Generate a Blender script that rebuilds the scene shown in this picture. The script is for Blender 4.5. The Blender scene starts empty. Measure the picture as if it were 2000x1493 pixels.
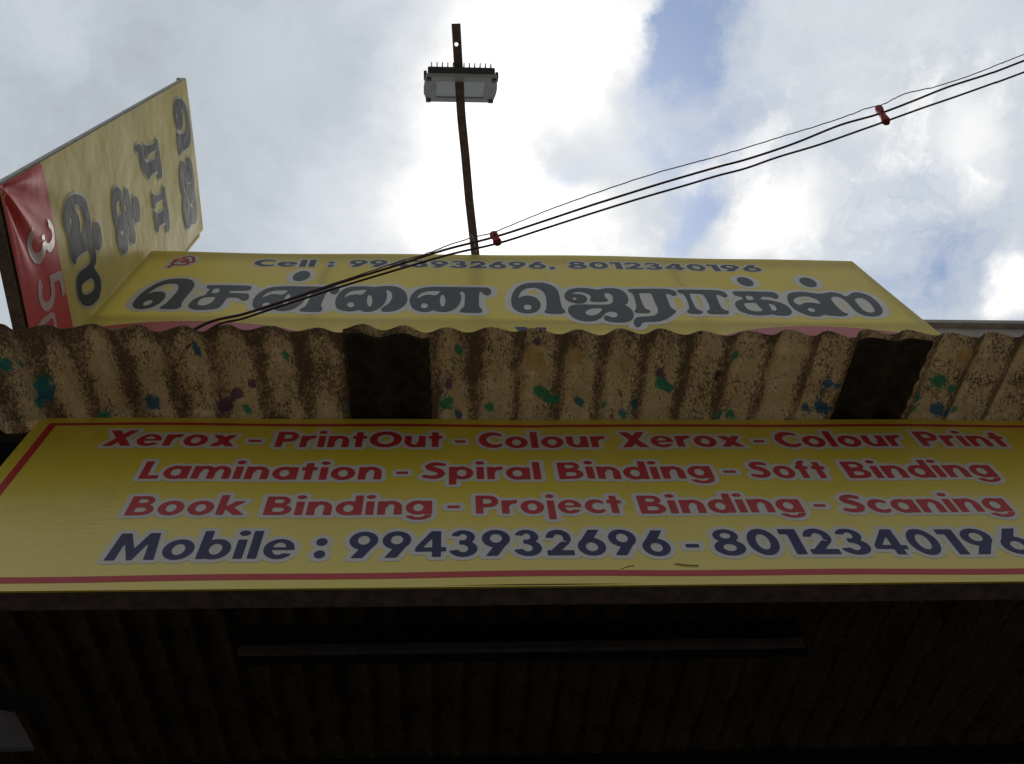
import bpy, bmesh, math, random
import numpy as np
from mathutils import Vector, Matrix

random.seed(7)
rng = np.random.default_rng(7)
SC = bpy.context.scene
COL = SC.collection

# ------------------------------------------------------------------ camera
F_PX, PITCH, YAW, ROLL = 1811.0, math.radians(63.63), math.radians(-8.68), math.radians(-7.5)

def cam_axes():
    cp, sp = math.cos(PITCH), math.sin(PITCH)
    fwd, right, up = np.array([0, cp, sp]), np.array([1., 0, 0]), np.array([0, -sp, cp])
    cy, sy = math.cos(YAW), math.sin(YAW)
    rz = np.array([[cy, -sy, 0], [sy, cy, 0], [0, 0, 1]])
    fwd, right, up = rz @ fwd, rz @ right, rz @ up
    cr, sr = math.cos(ROLL), math.sin(ROLL)
    return np.array([cr * right + sr * up, -sr * right + cr * up, fwd])
AX = cam_axes()

cam_d = bpy.data.cameras.new('camera')
cam = bpy.data.objects.new('camera', cam_d)
COL.objects.link(cam)
cam_d.sensor_width = 36
cam_d.lens = 36 * F_PX / 2000
cam_d.clip_start = 0.05
cam_d.clip_end = 3000
cam.matrix_world = Matrix([[AX[0][i], AX[1][i], -AX[2][i], 0] for i in range(3)] + [[0, 0, 0, 1]])
SC.camera = cam
GROUND_Z = -1.6                                     # the lens is 1.6 m above the street

def ray(px, py):                                    # survey of the photograph: direction seen at a pixel
    return AX.T @ np.array([(px - 1000) / F_PX, -(py - 746.5) / F_PX, 1.])
def on_y(px, py, y):
    d = ray(px, py); return d * (y / d[1])
def on_x(px, py, x):
    d = ray(px, py); return d * (x / d[0])
def on_z(px, py, z):
    d = ray(px, py); return d * (z / d[2])

# ------------------------------------------------------------------ world, sun, exposure
SUN_EL, SUN_AZ = math.radians(72), math.radians(8)   # high behind the building (azimuth from +Y towards +X)
SC.view_settings.view_transform = 'Standard'
SC.view_settings.look = 'None'
SC.view_settings.gamma = 1
SC.view_settings.exposure = 0.0

W = bpy.data.worlds.new('World')
SC.world = W
W.use_nodes = True

class NT:
    """small helper to wire shader nodes"""
    def __init__(self, tree):
        self.t = tree; self.n = tree.nodes; self.l = tree.links
    def new(self, kind, **kw):
        n = self.n.new(kind)
        for k, v in kw.items(): setattr(n, k, v)
        return n
    def put(self, sock, v):
        if hasattr(v, 'is_linked') or isinstance(v, bpy.types.NodeSocket): self.l.new(v, sock)
        else: sock.default_value = v
    def math(self, op, a, b=0.0, c=None, clamp=False):
        n = self.new('ShaderNodeMath', operation=op, use_clamp=clamp)
        self.put(n.inputs[0], a); self.put(n.inputs[1], b)
        if c is not None: self.put(n.inputs[2], c)
        return n.outputs[0]
    def vmath(self, op, a, b=(0, 0, 0)):
        n = self.new('ShaderNodeVectorMath', operation=op)
        self.put(n.inputs[0], a); self.put(n.inputs[1], b)
        return n.outputs['Value'] if op in ('DISTANCE', 'LENGTH', 'DOT_PRODUCT') else n.outputs[0]
    def scale(self, a, s):
        n = self.new('ShaderNodeVectorMath', operation='SCALE')
        self.put(n.inputs[0], a); self.put(n.inputs[3], s)
        return n.outputs[0]
    def noise(self, vec, scale, detail=4, rough=.55, dist=0.0):
        n = self.new('ShaderNodeTexNoise')
        self.put(n.inputs['Vector'], vec); n.inputs['Scale'].default_value = scale
        n.inputs['Detail'].default_value = detail; n.inputs['Roughness'].default_value = rough
        n.inputs['Distortion'].default_value = dist
        return n.outputs['Fac'], n.outputs['Color']
    def ramp(self, v, lo, hi, a=0.0, b=1.0, smooth=True):
        n = self.new('ShaderNodeMapRange', interpolation_type='SMOOTHSTEP' if smooth else 'LINEAR')
        self.put(n.inputs[0], v)
        n.inputs[1].default_value = lo; n.inputs[2].default_value = hi
        n.inputs[3].default_value = a; n.inputs[4].default_value = b
        return n.outputs[0]
    def mix(self, f, a, b, blend='MIX'):
        n = self.new('ShaderNodeMix', data_type='RGBA', blend_type=blend)
        self.put(n.inputs[0], f)
        self.put(n.inputs[6], a if not isinstance(a, tuple) else (*a, 1)[:4])
        self.put(n.inputs[7], b if not isinstance(b, tuple) else (*b, 1)[:4])
        return n.outputs[2]

def build_sky():
    t = NT(W.node_tree); t.n.clear()
    out = t.new('ShaderNodeOutputWorld')
    sky = t.new('ShaderNodeTexSky', sky_type='NISHITA', sun_disc=False)
    sky.sun_elevation = SUN_EL; sky.sun_rotation = SUN_AZ
    sky.air_density = 1.0; sky.dust_density = 0.6; sky.ozone_density = 1.6
    bg_sky = t.new('ShaderNodeBackground'); bg_sky.inputs[1].default_value = 0.13
    t.l.new(t.mix(1.0, sky.outputs[0], (.80, .90, .95), 'MULTIPLY'), bg_sky.inputs[0])
    tc = t.new('ShaderNodeTexCoord')
    sep = t.new('ShaderNodeSeparateXYZ'); t.l.new(tc.outputs['Generated'], sep.inputs[0])
    z = t.math('MAXIMUM', sep.outputs[2], 0.06)
    cmb = t.new('ShaderNodeCombineXYZ')
    t.put(cmb.inputs[0], t.math('DIVIDE', sep.outputs[0], z)); t.put(cmb.inputs[1], t.math('DIVIDE', sep.outputs[1], z))
    uv = cmb.outputs[0]                               # cloud layer coordinates: a level sheet over the street
    _, wc = t.noise(uv, 5.0, 6, .6)
    warp = t.scale(t.vmath('SUBTRACT', wc, (.5, .5, .5)), 0.17)
    _, wc2 = t.noise(uv, 22.0, 5, .6)
    warp2 = t.scale(t.vmath('SUBTRACT', wc2, (.5, .5, .5)), 0.035)
    uvw = t.vmath('MULTIPLY', t.vmath('ADD', t.vmath('ADD', uv, warp), warp2), (1, 1, 0))
    def blob(px, py, r, amp):
        d = ray(px, py); c = (d[0] / d[2], d[1] / d[2], 0)
        return t.ramp(t.vmath('DISTANCE', uvw, c), 0.0, r * 0.00078, amp, 0.0)
    def spot(u, v, r, amp): return t.ramp(t.vmath('DISTANCE', uvw, (u, v, 0)), 0.0, r, amp, 0.0)
    def total(lst):
        s = None
        for b in lst:
            v = blob(*b); s = v if s is None else t.math('ADD', s, v)
        return s
    n1, _ = t.noise(uvw, 4.0, 8, .62)
    n2, _ = t.noise(uvw, 13.0, 8, .68)
    clear = total([(1305, 120, 80, .80), (1285, 30, 65, .65), (1400, 20, 110, .75), (1345, 415, 85, .85), (1280, 480, 60, .5),
                   (1700, 570, 330, .24), (1930, 500, 220, .12), (1130, 330, 60, .3), (1500, 250, 150, .25), (1960, 60, 90, .25), (1370, 220, 140, .32), (1250, 300, 110, .35), (1800, 430, 200, .2)])
    gap = t.math('ADD', clear, t.math('MULTIPLY', t.math('SUBTRACT', n1, .5), .9))
    gap = t.math('ADD', gap, t.math('MULTIPLY', t.math('SUBTRACT', n2, .5), 1.0))
    gap = t.ramp(gap, .10, .85)
    lum = total([(1030, 100, 260, .62), (970, 340, 230, .55), (900, 470, 180, .30), (1060, 470, 200, .30), (1550, 430, 110, .30),
                 (1905, 265, 90, .26), (1995, 545, 80, .8), (130, 40, 120, .10), (700, 460, 250, .16), (560, 300, 300, .05), (1470, 480, 120, .3), (1180, 180, 120, .25), (1650, 250, 700, .16)])
    lum = t.math('ADD', lum, spot(-.85, -.95, .75, .40))      # unseen bright cloud added behind the camera for glare on the signs
    dark = total([(1060, 250, 110, .42), (1130, 320, 90, .34), (1200, 200, 90, .3), (330, 130, 230, .06), (120, 250, 220, .05), (1650, 120, 200, .04), (560, 330, 180, .05)])
    lum = t.math('SUBTRACT', t.math('ADD', lum, .575), dark)
    lum = t.math('ADD', lum, t.math('MULTIPLY', t.math('SUBTRACT', n1, .5), .20))
    lum = t.math('ADD', lum, t.math('MULTIPLY', t.math('SUBTRACT', n2, .5), .24))
    n3, _ = t.noise(uvw, 7.0, 9, .66)                 # fluffy bright heads, mostly towards the right
    fluff = total([(1560, 400, 330, .32), (1900, 230, 200, .25), (1180, 330, 240, .25)])
    lum = t.math('ADD', lum, t.math('MULTIPLY', t.ramp(n3, .46, .68), fluff))
    # an overcast sky is about a third as bright at the horizon as overhead
    lum = t.math('MULTIPLY', lum, t.ramp(sep.outputs[2], 0.0, .80, .18, 1.0))
    tint = t.mix(t.ramp(lum, .55, 1.0), (.90, .985, 1.085), (1, 1, 1))
    cc = t.scale(tint, lum)
    bg_cl = t.new('ShaderNodeBackground'); t.l.new(cc, bg_cl.inputs[0]); bg_cl.inputs[1].default_value = 1.0
    mx = t.new('ShaderNodeMixShader')
    t.l.new(gap, mx.inputs[0]); t.l.new(bg_cl.outputs[0], mx.inputs[1]); t.l.new(bg_sky.outputs[0], mx.inputs[2])
    t.l.new(mx.outputs[0], out.inputs[0])
build_sky()

sun_d = bpy.data.lights.new('sun', 'SUN')
sun_d.energy = 1.3; sun_d.angle = math.radians(10); sun_d.color = (1, .95, .88)
sun = bpy.data.objects.new('sun', sun_d); COL.objects.link(sun)
sd = Vector((math.cos(SUN_EL) * math.sin(SUN_AZ), math.cos(SUN_EL) * math.cos(SUN_AZ), math.sin(SUN_EL)))
sun.rotation_euler = sd.to_track_quat('Z', 'Y').to_euler()

# ------------------------------------------------------------------ materials
def material(name):
    m = bpy.data.materials.new(name); m.use_nodes = True
    t = NT(m.node_tree); b = m.node_tree.nodes['Principled BSDF']
    return m, t, b

def simple_mat(name, col, rough=.6, metal=0.0, var=.25, scale=14, bump=.0, spec=.5):
    m, t, b = material(name)
    tc = t.new('ShaderNodeTexCoord')
    n, _ = t.noise(tc.outputs['Object'], scale, 6, .6)
    n2, _ = t.noise(tc.outputs['Object'], scale * 7, 4, .6)
    f = t.math('ADD', t.math('MULTIPLY', n, .7), t.math('MULTIPLY', n2, .3))
    c = t.mix(t.ramp(f, .3, .7), tuple(x * (1 - var) for x in col), tuple(min(1, x * (1 + var)) for x in col))
    t.l.new(c, b.inputs['Base Color'])
    b.inputs['Roughness'].default_value = rough; b.inputs['Metallic'].default_value = metal
    b.inputs['Specular IOR Level'].default_value = spec
    if bump:
        bp = t.new('ShaderNodeBump'); bp.inputs['Strength'].default_value = bump; bp.inputs['Distance'].default_value = .004
        t.l.new(f, bp.inputs['Height']); t.l.new(bp.outputs[0], b.inputs['Normal'])
    return m

def vinyl_mat(name, col, trans=0.0, rough=.38, fade=.10, ribs=True, dirt=.0, spec=.5, coat=0.0):
    """printed flex vinyl: fine weave ribs, slight fading, dust"""
    m, t, b = material(name)
    tc = t.new('ShaderNodeTexCoord'); ob = tc.outputs['Object']
    n, _ = t.noise(ob, 1.3, 5, .6)
    n2, _ = t.noise(ob, 60, 3, .6)
    faded = tuple(c + (0.62 - c) * .35 for c in col)
    c = t.mix(t.ramp(n, .35, .75, 0, fade * 2.2), col, faded)
    c = t.mix(t.ramp(n2, .3, .7, 0, .10), c, tuple(x * .72 for x in col))
    if dirt:
        mp = t.new('ShaderNodeMapping'); t.l.new(ob, mp.inputs[0]); mp.inputs['Scale'].default_value = (9, 9, .9)
        n3, _ = t.noise(mp.outputs[0], 1.0, 6, .65)
        c = t.mix(t.ramp(n3, .5, .8, 0, dirt), c, (.22, .19, .13))
    t.l.new(c, b.inputs['Base Color'])
    b.inputs['Roughness'].default_value = rough
    b.inputs['Specular IOR Level'].default_value = spec
    b.inputs['Coat Weight'].default_value = coat; b.inputs['Coat Roughness'].default_value = .28
    if ribs:
        mp = t.new('ShaderNodeMapping'); t.l.new(ob, mp.inputs[0]); mp.inputs['Scale'].default_value = (6, 6, 115)
        r, _ = t.noise(mp.outputs[0], 1.0, 2, .5)
        w, _ = t.noise(ob, 3.0, 3, .5)
        h = t.math('ADD', t.math('MULTIPLY', r, .14), t.math('MULTIPLY', w, 2.2))
        bp = t.new('ShaderNodeBump'); bp.inputs['Strength'].default_value = .55; bp.inputs['Distance'].default_value = .008
        t.l.new(h, bp.inputs['Height']); t.l.new(bp.outputs[0], b.inputs['Normal'])
    if trans:
        tr = t.new('ShaderNodeBsdfTranslucent'); t.l.new(c, tr.inputs[0])
        mx = t.new('ShaderNodeMixShader'); mx.inputs[0].default_value = trans
        o = m.node_tree.nodes['Material Output']
        t.l.new(b.outputs[0], mx.inputs[1]); t.l.new(tr.outputs[0], mx.inputs[2]); t.l.new(mx.outputs[0], o.inputs[0])
    return m

def sheet_mat(name='weathered_cement_sheet', soot=0.0):
    """underside of old asbestos-cement sheet: tan, mould speckle, damp rim, splashes of paint"""
    m, t, b = material(name)
    tc = t.new('ShaderNodeTexCoord'); ob = tc.outputs['Object']
    mp = t.new('ShaderNodeMapping'); t.l.new(ob, mp.inputs[0]); mp.inputs['Scale'].default_value = (1.0, .55, 1.0)
    st = mp.outputs[0]
    big, _ = t.noise(st, 5.5, 5, .6)
    mid, _ = t.noise(st, 26, 6, .65)
    fine, _ = t.noise(st, 120, 6, .7, .6)
    vor = t.new('ShaderNodeTexVoronoi', feature='DISTANCE_TO_EDGE'); vor.inputs['Scale'].default_value = 70
    t.l.new(t.vmath('ADD', st, t.scale(t.noise(st, 40, 3)[1], .05)), vor.inputs['Vector'])
    crack = t.ramp(vor.outputs['Distance'], .02, .16, 1, 0)
    c = t.mix(t.ramp(mid, .3, .7), (.56, .43, .25), (.74, .59, .37))
    c = t.mix(t.ramp(big, .55, .75, 0, .5), c, (.62, .46, .22))
    sp = t.math('ADD', t.math('MULTIPLY', fine, .85), t.math('MULTIPLY', t.math('SUBTRACT', big, .5), .55))
    sp = t.math('ADD', sp, t.math('MULTIPLY', t.math('SUBTRACT', mid, .5), .5))
    sp = t.math('ADD', sp, t.math('MULTIPLY', crack, .10))
    valley = t.new('ShaderNodeAttribute', attribute_name='grime')
    sp = t.math('ADD', sp, t.math('MULTIPLY', valley.outputs['Fac'], .17))
    c = t.mix(t.ramp(sp, .44, .63, 0, .88), c, (.085, .052, .036))
    c = t.mix(t.math('MULTIPLY', t.ramp(t.math('ADD', valley.outputs['Fac'], t.math('MULTIPLY', t.math('SUBTRACT', big, .5), 1.3)), .15, 1.0), .45), c, (.14, .092, .058))  # darker folds: dirt together with painted ridge shading
    # splashes of paint
    ac = t.new('ShaderNodeAttribute', attribute_name='splash_colour')
    am = t.new('ShaderNodeAttribute', attribute_name='splash')
    e = t.math('ADD', am.outputs['Fac'], t.math('MULTIPLY', t.math('SUBTRACT', mid, .5), 1.6))
    e = t.math('ADD', e, t.math('MULTIPLY', t.math('SUBTRACT', fine, .5), 1.3))
    c = t.mix(t.ramp(e, .36, .62, 0, .88), c, ac.outputs['Color'])
    if soot: c = t.mix(soot, c, (.012, .010, .009))  # mixes the shade of the interior into the inner sheets' colour
    t.l.new(c, b.inputs['Base Color'])
    b.inputs['Roughness'].default_value = .93
    b.inputs['Specular IOR Level'].default_value = .15
    bp = t.new('ShaderNodeBump'); bp.inputs['Strength'].default_value = .7; bp.inputs['Distance'].default_value = .004
    t.l.new(t.math('ADD', t.math('MULTIPLY', fine, .7), mid), bp.inputs['Height']); t.l.new(bp.outputs[0], b.inputs['Normal'])
    if not soot:                                     # thin fibre sheet: daylight glows through it
        tr = t.new('ShaderNodeBsdfTranslucent'); t.l.new(c, tr.inputs[0]); t.l.new(bp.outputs[0], tr.inputs['Normal'])
        mx = t.new('ShaderNodeMixShader'); mx.inputs[0].default_value = .56
        t.l.new(b.outputs[0], mx.inputs[1]); t.l.new(tr.outputs[0], mx.inputs[2])
        t.l.new(mx.outputs[0], m.node_tree.nodes['Material Output'].inputs[0])
    return m

def sheet_top_mat():
    m, t, b = material('bleached_sheet_top')
    tc = t.new('ShaderNodeTexCoord')
    n, _ = t.noise(tc.outputs['Object'], 9, 6, .65)
    c = t.mix(t.ramp(n, .3, .7), (.55, .47, .36), (.74, .68, .57))
    t.l.new(c, b.inputs['Base Color']); b.inputs['Roughness'].default_value = .9
    tr = t.new('ShaderNodeBsdfTranslucent'); t.l.new(c, tr.inputs[0])
    mx = t.new('ShaderNodeMixShader'); mx.inputs[0].default_value = .7
    t.l.new(b.outputs[0], mx.inputs[1]); t.l.new(tr.outputs[0], mx.inputs[2])
    t.l.new(mx.outputs[0], m.node_tree.nodes['Material Output'].inputs[0])
    return m

YELLOW_OLD = (.72, .58, .105)
YELLOW = (.70, .55, .045)
MAT = dict(
    banner_low=vinyl_mat('yellow_flex_banner', YELLOW, rough=.32, fade=.10, dirt=.12, coat=.18),
    banner_top=vinyl_mat('faded_yellow_flex_banner', YELLOW_OLD, trans=.34, rough=.5, fade=.14, dirt=.18, spec=.25),
    banner_side=vinyl_mat('faded_yellow_side_banner', (.76, .625, .16), trans=.20, rough=.6, fade=.2, dirt=.30, spec=.15),
    red=vinyl_mat('printed_red', (.47, .028, .032), rough=.45, fade=.05, spec=.35),
    red_top=vinyl_mat('printed_red_faded', (.50, .06, .06), trans=.15, rough=.45, fade=.15),
    red_side=vinyl_mat('printed_red_side', (.56, .045, .04), rough=.62, fade=.15, spec=.15),
    blue=vinyl_mat('printed_blue', (.020, .017, .085), rough=.4, fade=.0, spec=.3),
    grey_ink=vinyl_mat('printed_dark_grey', (.062, .070, .072), rough=.55, fade=.05, spec=.25),
    halo=vinyl_mat('printed_pale_outline', (.62, .595, .535), rough=.45, fade=.05, spec=.35),
    halo_top=vinyl_mat('printed_pale_outline_faded', (.66, .645, .595), trans=.12, rough=.45, fade=.05),
    blue_top=vinyl_mat('printed_blue_faded', (.05, .055, .12), rough=.6, fade=.05, spec=.2),
    white_ink=vinyl_mat('printed_white', (.50, .36, .33), rough=.42, fade=.05),
    sheet=sheet_mat(),
    sheet_top=sheet_top_mat(),
    sheet_soot=sheet_mat('smoke_blackened_cement_sheet', .72),  # inner row, coloured near black for the shaded interior
    tar=simple_mat('black_bitumen_felt', (.040, .033, .027), .8, var=.6, scale=22, bump=.4, spec=.25),  # black stands in for daylight lost through doubled sheets at the laps
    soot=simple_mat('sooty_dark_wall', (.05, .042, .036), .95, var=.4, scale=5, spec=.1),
    beam=simple_mat('blackened_steel', (.018, .017, .018), .7, var=.4, scale=20, spec=.3),
    shutter=simple_mat('grimy_grey_sheet_metal', (.13, .12, .115), .7, var=.3, scale=9, spec=.3),
    rust=simple_mat('rusted_steel', (.125, .092, .074), .85, var=.45, scale=30, bump=.5),
    frame=simple_mat('weathered_steel_frame', (.30, .28, .26), .7, var=.25, scale=25, bump=.2),
    frame_pale=simple_mat('pale_steel_edge', (.42, .41, .38), .6, var=.25, scale=25),
    grey_side=vinyl_mat('printed_grey_side', (.045, .052, .056), rough=.65, fade=.05, spec=.12),
    halo_side=vinyl_mat('printed_pale_outline_side', (.42, .40, .28), rough=.6, fade=.05, spec=.15),
    pole=simple_mat('rusty_dark_flat_bar', (.15, .115, .095), .75, var=.4, scale=28, bump=.4),
    lamp_body=simple_mat('dark_grey_die_cast', (.055, .06, .062), .55, metal=.1, var=.2, scale=30),
    lamp_rim=simple_mat('grey_lamp_rim', (.40, .43, .45), .5, var=.15, scale=30),
    lamp_emit=simple_mat('unlit_led_board', (.85, .85, .74), .5, var=.1, scale=60),
    cable=simple_mat('brown_cable_sheath', (.080, .042, .036), .8, var=.25, scale=40, spec=.12),
    wire=simple_mat('steel_bearer_wire', (.10, .095, .095), .55, metal=.3, var=.25, scale=60),
    clip=simple_mat('red_plastic_clip', (.27, .018, .012), .7, var=.3, scale=60, spec=.1),
    concrete=simple_mat('weathered_concrete', (.36, .33, .29), .92, var=.25, scale=6, bump=.4, spec=.2),
    road=simple_mat('dusty_road', (.165, .146, .127), .95, var=.2, scale=1.6, bump=.4, spec=.2),
    pale=simple_mat('pale_grey_board', (.20, .195, .21), .8, var=.15, scale=10),
)

def lens_glass():
    m, t, b = material('lamp_lens_glass')
    b.inputs['Base Color'].default_value = (.9, .93, .93, 1)
    b.inputs['Roughness'].default_value = .12
    b.inputs['Transmission Weight'].default_value = .85
    b.inputs['IOR'].default_value = 1.45
    return m
MAT['glass'] = lens_glass()

# ------------------------------------------------------------------ object helpers
def props(o, label=None, cat=None, group=None, kind=None):
    if label: o['label'] = label
    if cat: o['category'] = cat
    if group: o['group'] = group
    if kind: o['kind'] = kind
    return o

def thing(name, loc, label, cat, group=None):
    o = bpy.data.objects.new(name, None); COL.objects.link(o)
    o.location = loc; o.empty_display_size = .2
    return props(o, label, cat, group)

def link(name, me, mats, parent=None, label=None):
    o = bpy.data.objects.new(name, me); COL.objects.link(o)
    for m in (mats if isinstance(mats, (list, tuple)) else [mats]): me.materials.append(m)
    if parent is not None:
        o.parent = parent
        o.matrix_parent_inverse = Matrix.Translation(parent.location).inverted() if parent.type == 'EMPTY' else Matrix.Identity(4)
    if label: o['label'] = label
    return o

def from_bm(name, bm, mat, parent=None, label=None, smooth=False):
    bmesh.ops.recalc_face_normals(bm, faces=bm.faces)
    me = bpy.data.meshes.new(name); bm.to_mesh(me); bm.free()
    if smooth:
        for p in me.polygons: p.use_smooth = True
    return link(name, me, mat, parent, label)

def add_box(bm, lo, hi, rot=None, bevel=0.0):
    c = [(lo[i] + hi[i]) / 2 for i in range(3)]; s = [hi[i] - lo[i] for i in range(3)]
    r = bmesh.ops.create_cube(bm, size=1)
    for v in r['verts']:
        p = Vector((v.co.x * s[0], v.co.y * s[1], v.co.z * s[2]))
        if rot is not None: p = rot @ p
        v.co = p + Vector(c)
    if bevel:
        ed = set(e for v in r['verts'] for e in v.link_edges)
        bmesh.ops.bevel(bm, geom=list(ed), offset=bevel, segments=2, affect='EDGES', profile=.6)

def add_bar(bm, a, b, w, h, up=(0, 0, 1)):
    """rectangular bar from a to b, w across, h along up"""
    a, b = Vector(a), Vector(b); d = (b - a).normalized()
    s = d.cross(Vector(up)).normalized(); u = s.cross(d).normalized()
    vs = []
    for p in (a, b):
        for sx, sy in ((-1, -1), (1, -1), (1, 1), (-1, 1)):
            vs.append(bm.verts.new(p + s * sx * w / 2 + u * sy * h / 2))
    for f in ((0, 1, 2, 3), (7, 6, 5, 4), (0, 4, 5, 1), (1, 5, 6, 2), (2, 6, 7, 3), (3, 7, 4, 0)):
        bm.faces.new([vs[i] for i in f])

def add_tube(bm, pts, r, n=8):
    pts = [Vector(p) for p in pts]; rings = []
    for i, p in enumerate(pts):
        d = (pts[min(i + 1, len(pts) - 1)] - pts[max(i - 1, 0)]).normalized()
        s = d.cross(Vector((.13, .21, .97))).normalized(); u = s.cross(d)
        rings.append([bm.verts.new(p + (s * math.cos(k * 2 * math.pi / n) + u * math.sin(k * 2 * math.pi / n)) * r) for k in range(n)])
    for a, b in zip(rings, rings[1:]):
        for k in range(n): bm.faces.new((a[k], a[(k + 1) % n], b[(k + 1) % n], b[k]))
    bm.faces.new(rings[0][::-1]); bm.faces.new(rings[-1])

def grid_mesh(name, us, vs, fn, mat, parent, label=None, mask=None):
    """smooth sheet through fn(u, v) on the given coordinates"""
    U, V = np.meshgrid(us, vs, indexing='ij')
    P = fn(U, V).reshape(-1, 3)
    nu, nv = len(us), len(vs)
    i, j = np.meshgrid(np.arange(nu - 1), np.arange(nv - 1), indexing='ij')
    a = (i * nv + j).ravel()
    fs = np.stack([a, a + nv, a + nv + 1, a + 1], 1)
    me = bpy.data.meshes.new(name); me.from_pydata(P.tolist(), [], fs.tolist())
    me.polygons.foreach_set('use_smooth', [True] * len(me.polygons))
    return link(name, me, mat, parent, label)

# ------------------------------------------------------------------ lettering: outlines as distance fields, meshed flat
def ell(cx, cy, rx, ry, a=0.0, n=40):
    th = np.linspace(0, 2 * np.pi, n, endpoint=False)
    x, y = rx * np.cos(th), ry * np.sin(th); c, s = math.cos(a), math.sin(a)
    return np.stack([cx + x * c - y * s, cy + x * s + y * c], 1)
def box(x0, y0, x1, y1): return np.array([(x0, y0), (x1, y0), (x1, y1), (x0, y1)], float)
def poly(*p): return np.array(p, float)
def arc(cx, cy, rx, ry, a0, a1, irx, iry, dx=0.0, dy=0.0, n=24):
    th = np.radians(np.linspace(a0, a1, n))
    o = np.stack([cx + rx * np.cos(th), cy + ry * np.sin(th)], 1)
    i = np.stack([cx + dx + irx * np.cos(th), cy + dy + iry * np.sin(th)], 1)[::-1]
    return np.concatenate([o, i])
def spline(pts, k=4):
    """closed Catmull-Rom through traced points"""
    p = np.array(pts, float); n = len(p); out = []
    for i in range(n):
        a, b, c, d = p[(i - 1) % n], p[i], p[(i + 1) % n], p[(i + 2) % n]
        for s in np.linspace(0, 1, k, endpoint=False):
            out.append(.5 * (2 * b + (c - a) * s + (2 * a - 5 * b + 4 * c - d) * s * s + (3 * b - 3 * c + d - a) * s ** 3))
    return np.array(out)
def sd_poly(P, X, Y):
    d = np.full(X.shape, 1e9); inside = np.zeros(X.shape, bool)
    n = len(P)
    for i in range(n):
        x0, y0 = P[i]; x1, y1 = P[(i + 1) % n]
        ex, ey = x1 - x0, y1 - y0; wx, wy = X - x0, Y - y0
        L = ex * ex + ey * ey
        if L < 1e-14: continue
        t = np.clip((wx * ex + wy * ey) / L, 0, 1)
        d = np.minimum(d, (wx - ex * t) ** 2 + (wy - ey * t) ** 2)
        if y0 != y1:
            inside ^= ((y0 > Y) != (y1 > Y)) & (X < (x1 - x0) * (Y - y0) / (y1 - y0) + x0)
    d = np.sqrt(d)
    return np.where(inside, -d, d)
def sd_stroke(P, r, X, Y):
    d = np.full(X.shape, 1e9)
    for i in range(len(P) - 1):
        x0, y0 = P[i]; x1, y1 = P[i + 1]; ex, ey = x1 - x0, y1 - y0
        t = np.clip(((X - x0) * ex + (Y - y0) * ey) / (ex * ex + ey * ey), 0, 1)
        d = np.minimum(d, np.hypot(X - x0 - ex * t, Y - y0 - ey * t) - (r[i] + (r[i + 1] - r[i]) * t))
    return d

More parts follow.
